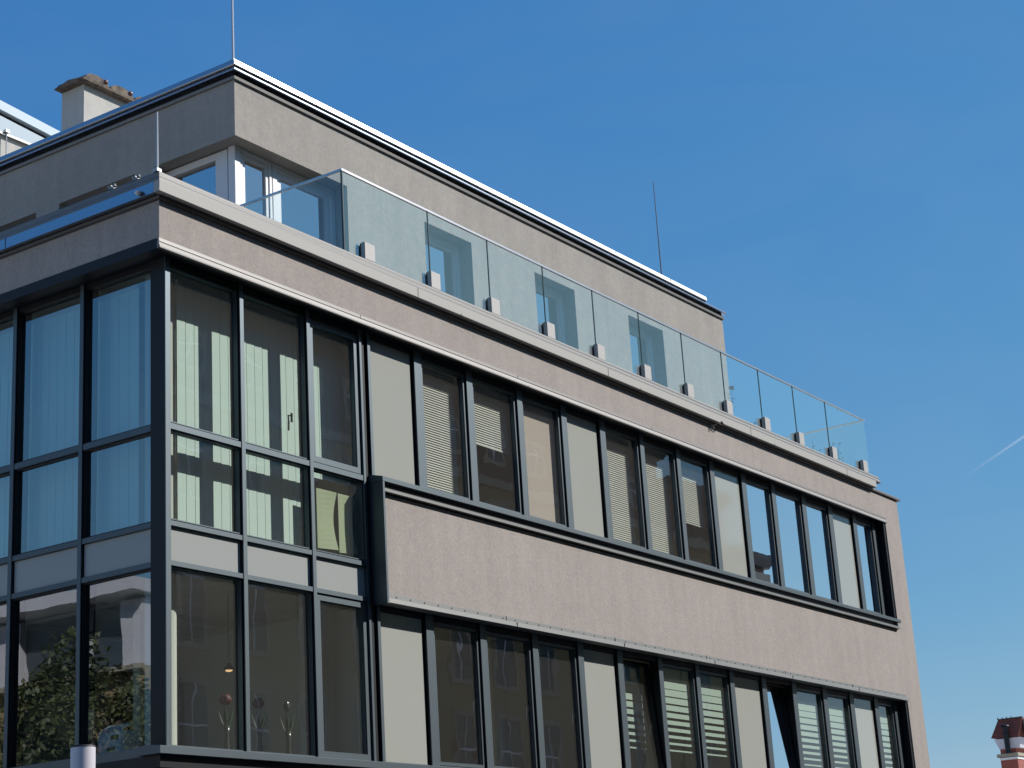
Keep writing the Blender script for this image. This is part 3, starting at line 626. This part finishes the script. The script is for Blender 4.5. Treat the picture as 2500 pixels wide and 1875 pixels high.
t = empty('neighbour_house', (6, 16, 0), 'house behind with pale sheet-metal roof edges, rising at the far left behind the roof', 'house')
x0, x1 = 6.0, 13.35; sl = -0.084
zz = lambda x, z: z+sl*(x-11.3)
MB().box(x0, x1, 16.02, 24, 0.1, 18.70).build('wall', 'white_render', t)
MB().prism([(x0, 16.0, 18.72), (x1, 16.0, 18.72), (x1, 16.0, zz(x1, 19.10)), (x0, 16.0, zz(x0, 19.10))], (0, 8, 0)).build('lower_sheet', 'zinc', t)
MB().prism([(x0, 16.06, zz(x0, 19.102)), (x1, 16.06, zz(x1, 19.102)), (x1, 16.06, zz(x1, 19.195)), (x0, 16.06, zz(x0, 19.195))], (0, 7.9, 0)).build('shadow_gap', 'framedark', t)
MB().prism([(x0-0.1, 15.93, zz(x0, 19.20)), (x1, 15.93, zz(x1, 19.20)), (x1, 15.99, zz(x1, 19.45)), (x0-0.1, 15.99, zz(x0, 19.45))], (0, 8.2, 0)).build('roof', 'zinc', t)
MB().box(x0, x1, 15.94, 16.019, 18.66, 18.715).build('drip_edge', 'flash', t)
MB().cyl((11.44, 15.93, 12), 0.012, 0.012, 6.75, 8).box(11.39, 11.49, 15.89, 15.97, 18.72, 18.78).build('conductor_wire', 'rod', t)

# ------------------------------------------------------------------ building across the street (seen mirrored in the front windows)
M['ochre'] = stucco('ochre_render', (0.30, 0.24, 0.13), 0.1)
M['brick'] = mat('dark_brick', (0.12, 0.055, 0.04), 0.9)
def brick(m, c1, c2, mo, sc):
    n, l, b = nodes(m); tc = n.new('ShaderNodeTexCoord'); mp = n.new('ShaderNodeMapping'); mp.inputs['Rotation'].default_value = (R(90), 0, 0)
    t = n.new('ShaderNodeTexBrick'); t.inputs['Scale'].default_value = sc; t.inputs['Color1'].default_value = (*c1, 1); t.inputs['Color2'].default_value = (*c2, 1); t.inputs['Mortar'].default_value = (*mo, 1)
    l.new(tc.outputs['Object'], mp.inputs[0]); l.new(mp.outputs[0], t.inputs['Vector']); l.new(t.outputs[0], b.inputs['Base Color'])
brick(M['brick'], (0.13, 0.06, 0.045), (0.09, 0.045, 0.035), (0.12, 0.1, 0.09), 3.2)
M['slate'] = mat('slate', (0.06, 0.06, 0.065), 0.6)
M['stone'] = mat('stone_trim', (0.33, 0.29, 0.22), 0.85)
M['darkglass'] = mat('dark_window_glass', (0.02, 0.025, 0.03), 0.05)
def town_house(x0, x1, zt, label, wins=True, split=13.5):
    t = empty('town_house', (x0, -14, 0), label, 'house')
    Bx = lambda n, m, mb: mb.build(n, m, t)
    Bx('wall', 'ochre', MB().box(x0, x1, -26, -14, 0.1, min(split, zt)))
    if zt > split: Bx('attic_wall', 'brick', MB().box(x0, x1, -25.9, -14.03, split, zt-0.25))
    Bx('string_course', 'stone', MB().box(x0, x1, -13.99, -13.80, min(split, zt)-0.25, min(split, zt)))
    Bx('cornice', 'slate', MB().xprof([(-14.2, zt-0.4), (-13.85, zt-0.36), (-13.62, zt-0.12), (-13.58, zt), (-14.2, zt)], x0-0.1, x1+0.12))
    Bx('roof', 'slate', MB().xprof([(-13.9, zt), (-18, zt+0.7), (-25.9, zt+0.2), (-25.9, zt-0.25), (-14, zt-0.25)], x0, x1))
    if wins:
        x = x0+1.15
        while x < x1-1.6:
            for zz, h in ((1.0, 2.0), (5.0, 2.2), (8.1, 2.2), (11.2, 1.6), (14.05, 0.75)):
                if zz+h < zt-0.5:
                    w = Bx('window', 'stone', MB().box(x-0.14, x+0.84, -13.985 if zz < 13 else -14.01, -13.93, zz-0.12, zz).box(x-0.12, x, -13.985, -13.95, zz, zz+h).box(x+0.72, x+0.84, -13.985, -13.95, zz, zz+h).box(x-0.14, x+0.86, -13.985, -13.93, zz+h, zz+h+0.14))
                    MB().box(x+0.002, x+0.718, -13.992, -13.975, zz+0.002, zz+h-0.002).build('pane', 'darkglass', w)
                    MB().box(x+0.34, x+0.38, -13.973, -13.955, zz+0.002, zz+h-0.002).box(x+0.002, x+0.718, -13.973, -13.956, zz+h*0.62, zz+h*0.62+0.05).build('glazing_bar', 'whiteframe', w)
            x += 1.9
town_house(-30, 35.6, 16.1, 'long ochre house with dark attic across the street, mirrored in the upper windows')
town_house(35.75, 39.4, 15.2, 'narrow lower ochre house mirrored in the third pale panel', True)
town_house(39.5, 42.3, 13.6, 'lowest ochre end house with a stone cornice, mirrored in the right windows', True, 13.0)

# ------------------------------------------------------------------ white house and tree (seen mirrored in the side windows)
t = empty('white_house', (-16, 17.1, 0), 'modern white house with deep framed dark windows, mirrored in the lower side panes', 'house')
M['whitewall'] = mat('white_wall', (0.55, 0.54, 0.58), 0.8)
M['greywin'] = mat('dark_blind', (0.05, 0.065, 0.08), 0.4)
MB().box(-26, -16, 17.15, 60, 0.1, 8.1).build('lower_wall', 'ochre', t)
wm = MB().box(-26, -16.0, 22.2, 60, 8.1, 9.68).box(-26, -16.3, 17.15, 22.19, 8.1, 9.68).box(-16.3, -16, 17.15, 17.75, 8.1, 9.6).box(-16.3, -16, 18.95, 19.2, 8.1, 9.6).box(-16.3, -16, 21.2, 22, 8.1, 9.6)
wm.build('upper_wall', 'whitewall', t)
MB().box(-26.4, -15.5, 16.95, 60.4, 9.70, 10.0).build('roof', 'whitewall', t)
MB().box(-16.02, -15.7, 17.0, 30, 8.0, 8.12).build('balcony', 'stone', t)
for a, b in ((17.75, 18.95), (19.2, 21.2)):
    w = MB().box(-16.32, -16.05, a, a+0.06, 8.15, 9.58).box(-16.32, -16.05, b-0.06, b, 8.15, 9.58).build('window', 'whitewall', t)
    MB().box(-16.295, -16.25, a+0.062, b-0.062, 8.15, 9.58).build('pane', 'greywin', w)
M['bark'] = mat('bark', (0.08, 0.06, 0.045), 0.9)
def leafmat(name, c):
    m = mat(name, c, 0.55); n, l, b = nodes(m); f = noise(n, l, 0.8, 3); r = n.new('ShaderNodeValToRGB')
    r.color_ramp.elements[0].position = 0.35; r.color_ramp.elements[1].position = 0.65
    r.color_ramp.elements[0].color = (c[0]*0.6, c[1]*0.65, c[2]*0.6, 1); r.color_ramp.elements[1].color = (c[0]*1.5, c[1]*1.35, c[2]*1.1, 1)
    l.new(f, r.inputs[0]); l.new(r.outputs[0], b.inputs['Base Color']); return m
M['leaf'] = leafmat('leaf', (0.045, 0.062, 0.018))
def tree(x, y, z0, zc, R_, hz, label, seed, n=7500):
    rnd = random.Random(seed); t = empty('tree', (x, y, z0), label, 'tree')
    tr = MB().tube([(x, y, z0), (x+0.05, y+0.05, z0+zc*0.5), (x-0.05, y, zc)], [0.22, 0.17, 0.1], 10)
    cs = []
    for k in range(26):
        a = rnd.uniform(0, 6.28); el = rnd.uniform(-0.8, 1.2); rr = rnd.uniform(0.45, 0.9)
        c = Vector((x+R_*rr*math.cos(a)*math.cos(el), y+R_*rr*math.sin(a)*math.cos(el), zc+hz*rr*math.sin(el))); cs.append((c, rnd.uniform(0.3, 0.62)*R_*0.62))
        if k < 12: tr.tube([(x, y, zc-0.6), tuple((Vector((x, y, zc-0.3))+c)/2), tuple(c)], [0.08, 0.04, 0.015], 6)
    tr.build('trunk', 'bark', t)
    lf = MB()
    for k in range(n):
        c, r = rnd.choice(cs); d = Vector((rnd.gauss(0, 1), rnd.gauss(0, 1), rnd.gauss(0, 1))).normalized()*r*rnd.uniform(0.55, 1.1)
        p = c+d; u = Vector((rnd.gauss(0, 1), rnd.gauss(0, 1), rnd.gauss(0, 0.6))).normalized()*rnd.uniform(0.05, 0.10); v = u.orthogonal().normalized()*u.length*0.55
        lf.add([p-u, p+v, p+u*1.1, p-v], [(0, 1, 2, 3)])
    lf.build('crown', 'leaf', t)
tree(-14.3, 16.7, 0.0, 6.3, 2.1, 2.1, 'leafy tree mirrored in the lowest side pane next to the corner', 11)
tree(-14.3, 20.2, 0.0, 5.0, 2.3, 1.6, 'broader leafy tree mirrored in the second lower side pane', 12)

# ------------------------------------------------------------------ far brick turret, lower right
M['redbrick'] = mat('red_brick', (0.30, 0.06, 0.04), 0.85)
M['redtile'] = mat('red_tile', (0.16, 0.045, 0.03), 0.8)

brick(M['redbrick'], (0.34, 0.07, 0.045), (0.25, 0.05, 0.035), (0.30, 0.18, 0.14), 3.0)
n, l, b = nodes(M['redtile']); wv = n.new('ShaderNodeTexWave'); wv.bands_direction = 'Z'; wv.inputs['Scale'].default_value = 2.2; wv.inputs['Distortion'].default_value = 1.5
tc = n.new('ShaderNodeTexCoord'); l.new(tc.outputs['Object'], wv.inputs[0]); r_ = n.new('ShaderNodeValToRGB'); r_.color_ramp.elements[0].color = (0.09, 0.025, 0.02, 1); r_.color_ramp.elements[1].color = (0.24, 0.07, 0.045, 1); l.new(wv.outputs[0], r_.inputs[0]); l.new(r_.outputs[0], b.inputs['Base Color'])
C0 = Vector((-11.7687, -11.7915, 1.65)); KT = 2.5
def tp(x, y, z): return tuple(C0+(Vector((x, y, z))-C0)*KT)
TX, TY = 44.81, 7.57
base = Vector(tp(TX, TY, 6)); base.z = 0
t = empty('brick_turret', base, 'distant red brick turret with tiled cap and white cornice at the lower right edge', 'turret')
def TM(): m = MB(); m.xf = tp; return m
TM().box(TX+0.01, TX+1.3, TY+0.01, TY+0.56, 1.1, 6.418).build('shaft', 'redbrick', t)
TM().box(TX+0.05, TX+9, TY+0.05, TY+7, 1.05, 4.9).build('house_wall', 'redbrick', t)
TM().prism([(TX-0.2, TY-0.2, 4.901), (TX-0.2, TY+7.2, 4.901), (TX-0.2, TY+3.5, 5.85)], (9.4, 0, 0)).build('house_roof', 'redtile', t)
TM().box(TX-0.01, TX+1.32, TY-0.01, TY+0.57, 6.419, 6.49).build('band', 'whiteframe', t)
TM().box(TX-0.07, TX+1.36, TY-0.05, TY+0.635, 6.51, 6.612).build('ledge', 'stone', t)
TM().box(TX+0.02, TX+1.3, TY+0.02, TY+0.53, 6.491, 6.509).box(TX+0.02, TX+1.3, TY+0.02, TY+0.53, 6.613, 6.758).build('neck', 'redbrick', t)
cm = TM(); lo = [(TX, TY-0.12, 6.76), (TX+1.4, TY-0.12, 6.76), (TX+1.4, TY+0.54, 6.76), (TX, TY+0.54, 6.76)]; hi = [(TX-0.1, TY-0.20, 7.07), (TX+1.5, TY-0.20, 7.07), (TX+1.5, TY+0.645, 7.07), (TX-0.1, TY+0.645, 7.07)]
cm.add(lo+hi, [(3, 2, 1, 0), (4, 5, 6, 7), (0, 1, 5, 4), (1, 2, 6, 5), (2, 3, 7, 6), (3, 0, 4, 7)]); cm.build('cornice', 'whitewall', t)
cm = TM(); lo = [(TX-0.14, TY-0.16, 7.072), (TX+1.5, TY-0.16, 7.072), (TX+1.5, TY+0.72, 7.12), (TX-0.14, TY+0.72, 7.12)]; hi = [(TX+0.10, TY-0.28, 7.68), (TX+1.2, TY-0.28, 7.68), (TX+1.2, TY+0.50, 7.68), (TX+0.10, TY+0.50, 7.68)]
cm.add(lo+hi, [(3, 2, 1, 0), (4, 5, 6, 7), (0, 1, 5, 4), (1, 2, 6, 5), (2, 3, 7, 6), (3, 0, 4, 7)]); rf = cm.build('roof', 'redtile', t)
rm = TM(); rm.box(TX+0.06, TX+0.14, TY-0.30, TY+0.51, 7.68, 7.71)
for k in range(4): rm.prism([(TX+0.08, TY+0.04+k*0.145, 7.708), (TX+0.08, TY+0.08+k*0.145, 7.708), (TX+0.08, TY+0.06+k*0.145, 7.77)], (0.03, 0, 0))
rm.build('ridge_crest', 'slate', rf)
gm = TM(); gm.prism([(TX+0.06, TY-0.36, 7.08), (TX+1.5, TY-0.36, 7.08), (TX+0.75, TY-0.36, 7.7), (TX+0.16, TY-0.36, 7.66)], (0, 0.05, 0)); gm.build('gable', 'whitewall', t)
pm = TM(); pm.lathe((TX-0.2, TY+0.20, 6.60), [(0.10, 0), (0.085, 0.08), (0.085, 0.55), (0.10, 0.57), (0.10, 0.62), (0.085, 0.64), (0.09, 0.80), (0.15, 0.83), (0.13, 0.86), (0.02, 0.90)], 14)
pm.build('flue', 'framedark', t)

# ------------------------------------------------------------------ contrail
m = bpy.data.materials.new('contrail'); m.use_nodes = True; n = m.node_tree.nodes; l = m.node_tree.links; n.clear()
out = n.new('ShaderNodeOutputMaterial'); mx = n.new('ShaderNodeMixShader'); tr = n.new('ShaderNodeBsdfTransparent'); df = n.new('ShaderNodeBsdfTranslucent'); df.inputs[0].default_value = (0.9, 0.9, 0.9, 1)
lw = n.new('ShaderNodeLayerWeight'); lw.inputs[0].default_value = 0.4; iv = n.new('ShaderNodeMapRange'); iv.inputs[1].default_value = 0; iv.inputs[2].default_value = 1; iv.inputs[3].default_value = 0.10; iv.inputs[4].default_value = 0.0
l.new(lw.outputs['Facing'], iv.inputs[0]); tc = n.new('ShaderNodeTexCoord'); sx = n.new('ShaderNodeSeparateXYZ'); l.new(tc.outputs['Generated'], sx.inputs[0])
fd = n.new('ShaderNodeMapRange'); fd.inputs[1].default_value = 1.0; fd.inputs[2].default_value = 0.45; fd.inputs[3].default_value = 0.0; fd.inputs[4].default_value = 1.0; l.new(sx.outputs['Y'], fd.inputs[0])
ml = n.new('ShaderNodeMath'); ml.operation = 'MULTIPLY'; l.new(iv.outputs[0], ml.inputs[0]); l.new(fd.outputs[0], ml.inputs[1])
l.new(ml.outputs[0], mx.inputs[0]); l.new(tr.outputs[0], mx.inputs[1]); l.new(df.outputs[0], mx.inputs[2]); l.new(mx.outputs[0], out.inputs[0])
M['contrail'] = m
p1 = Vector((8332, 2600, 2197)); p3 = Vector((8274, 2886, 2050)); dd = p1-p3
tag(MB().tube([tuple(p3), tuple(p1), tuple(p1+dd*0.6)], [8, 8, 8], 16).build('contrail', 'contrail', smooth=True), 'faint white contrail low in the right-hand sky', 'contrail', kind='stuff')
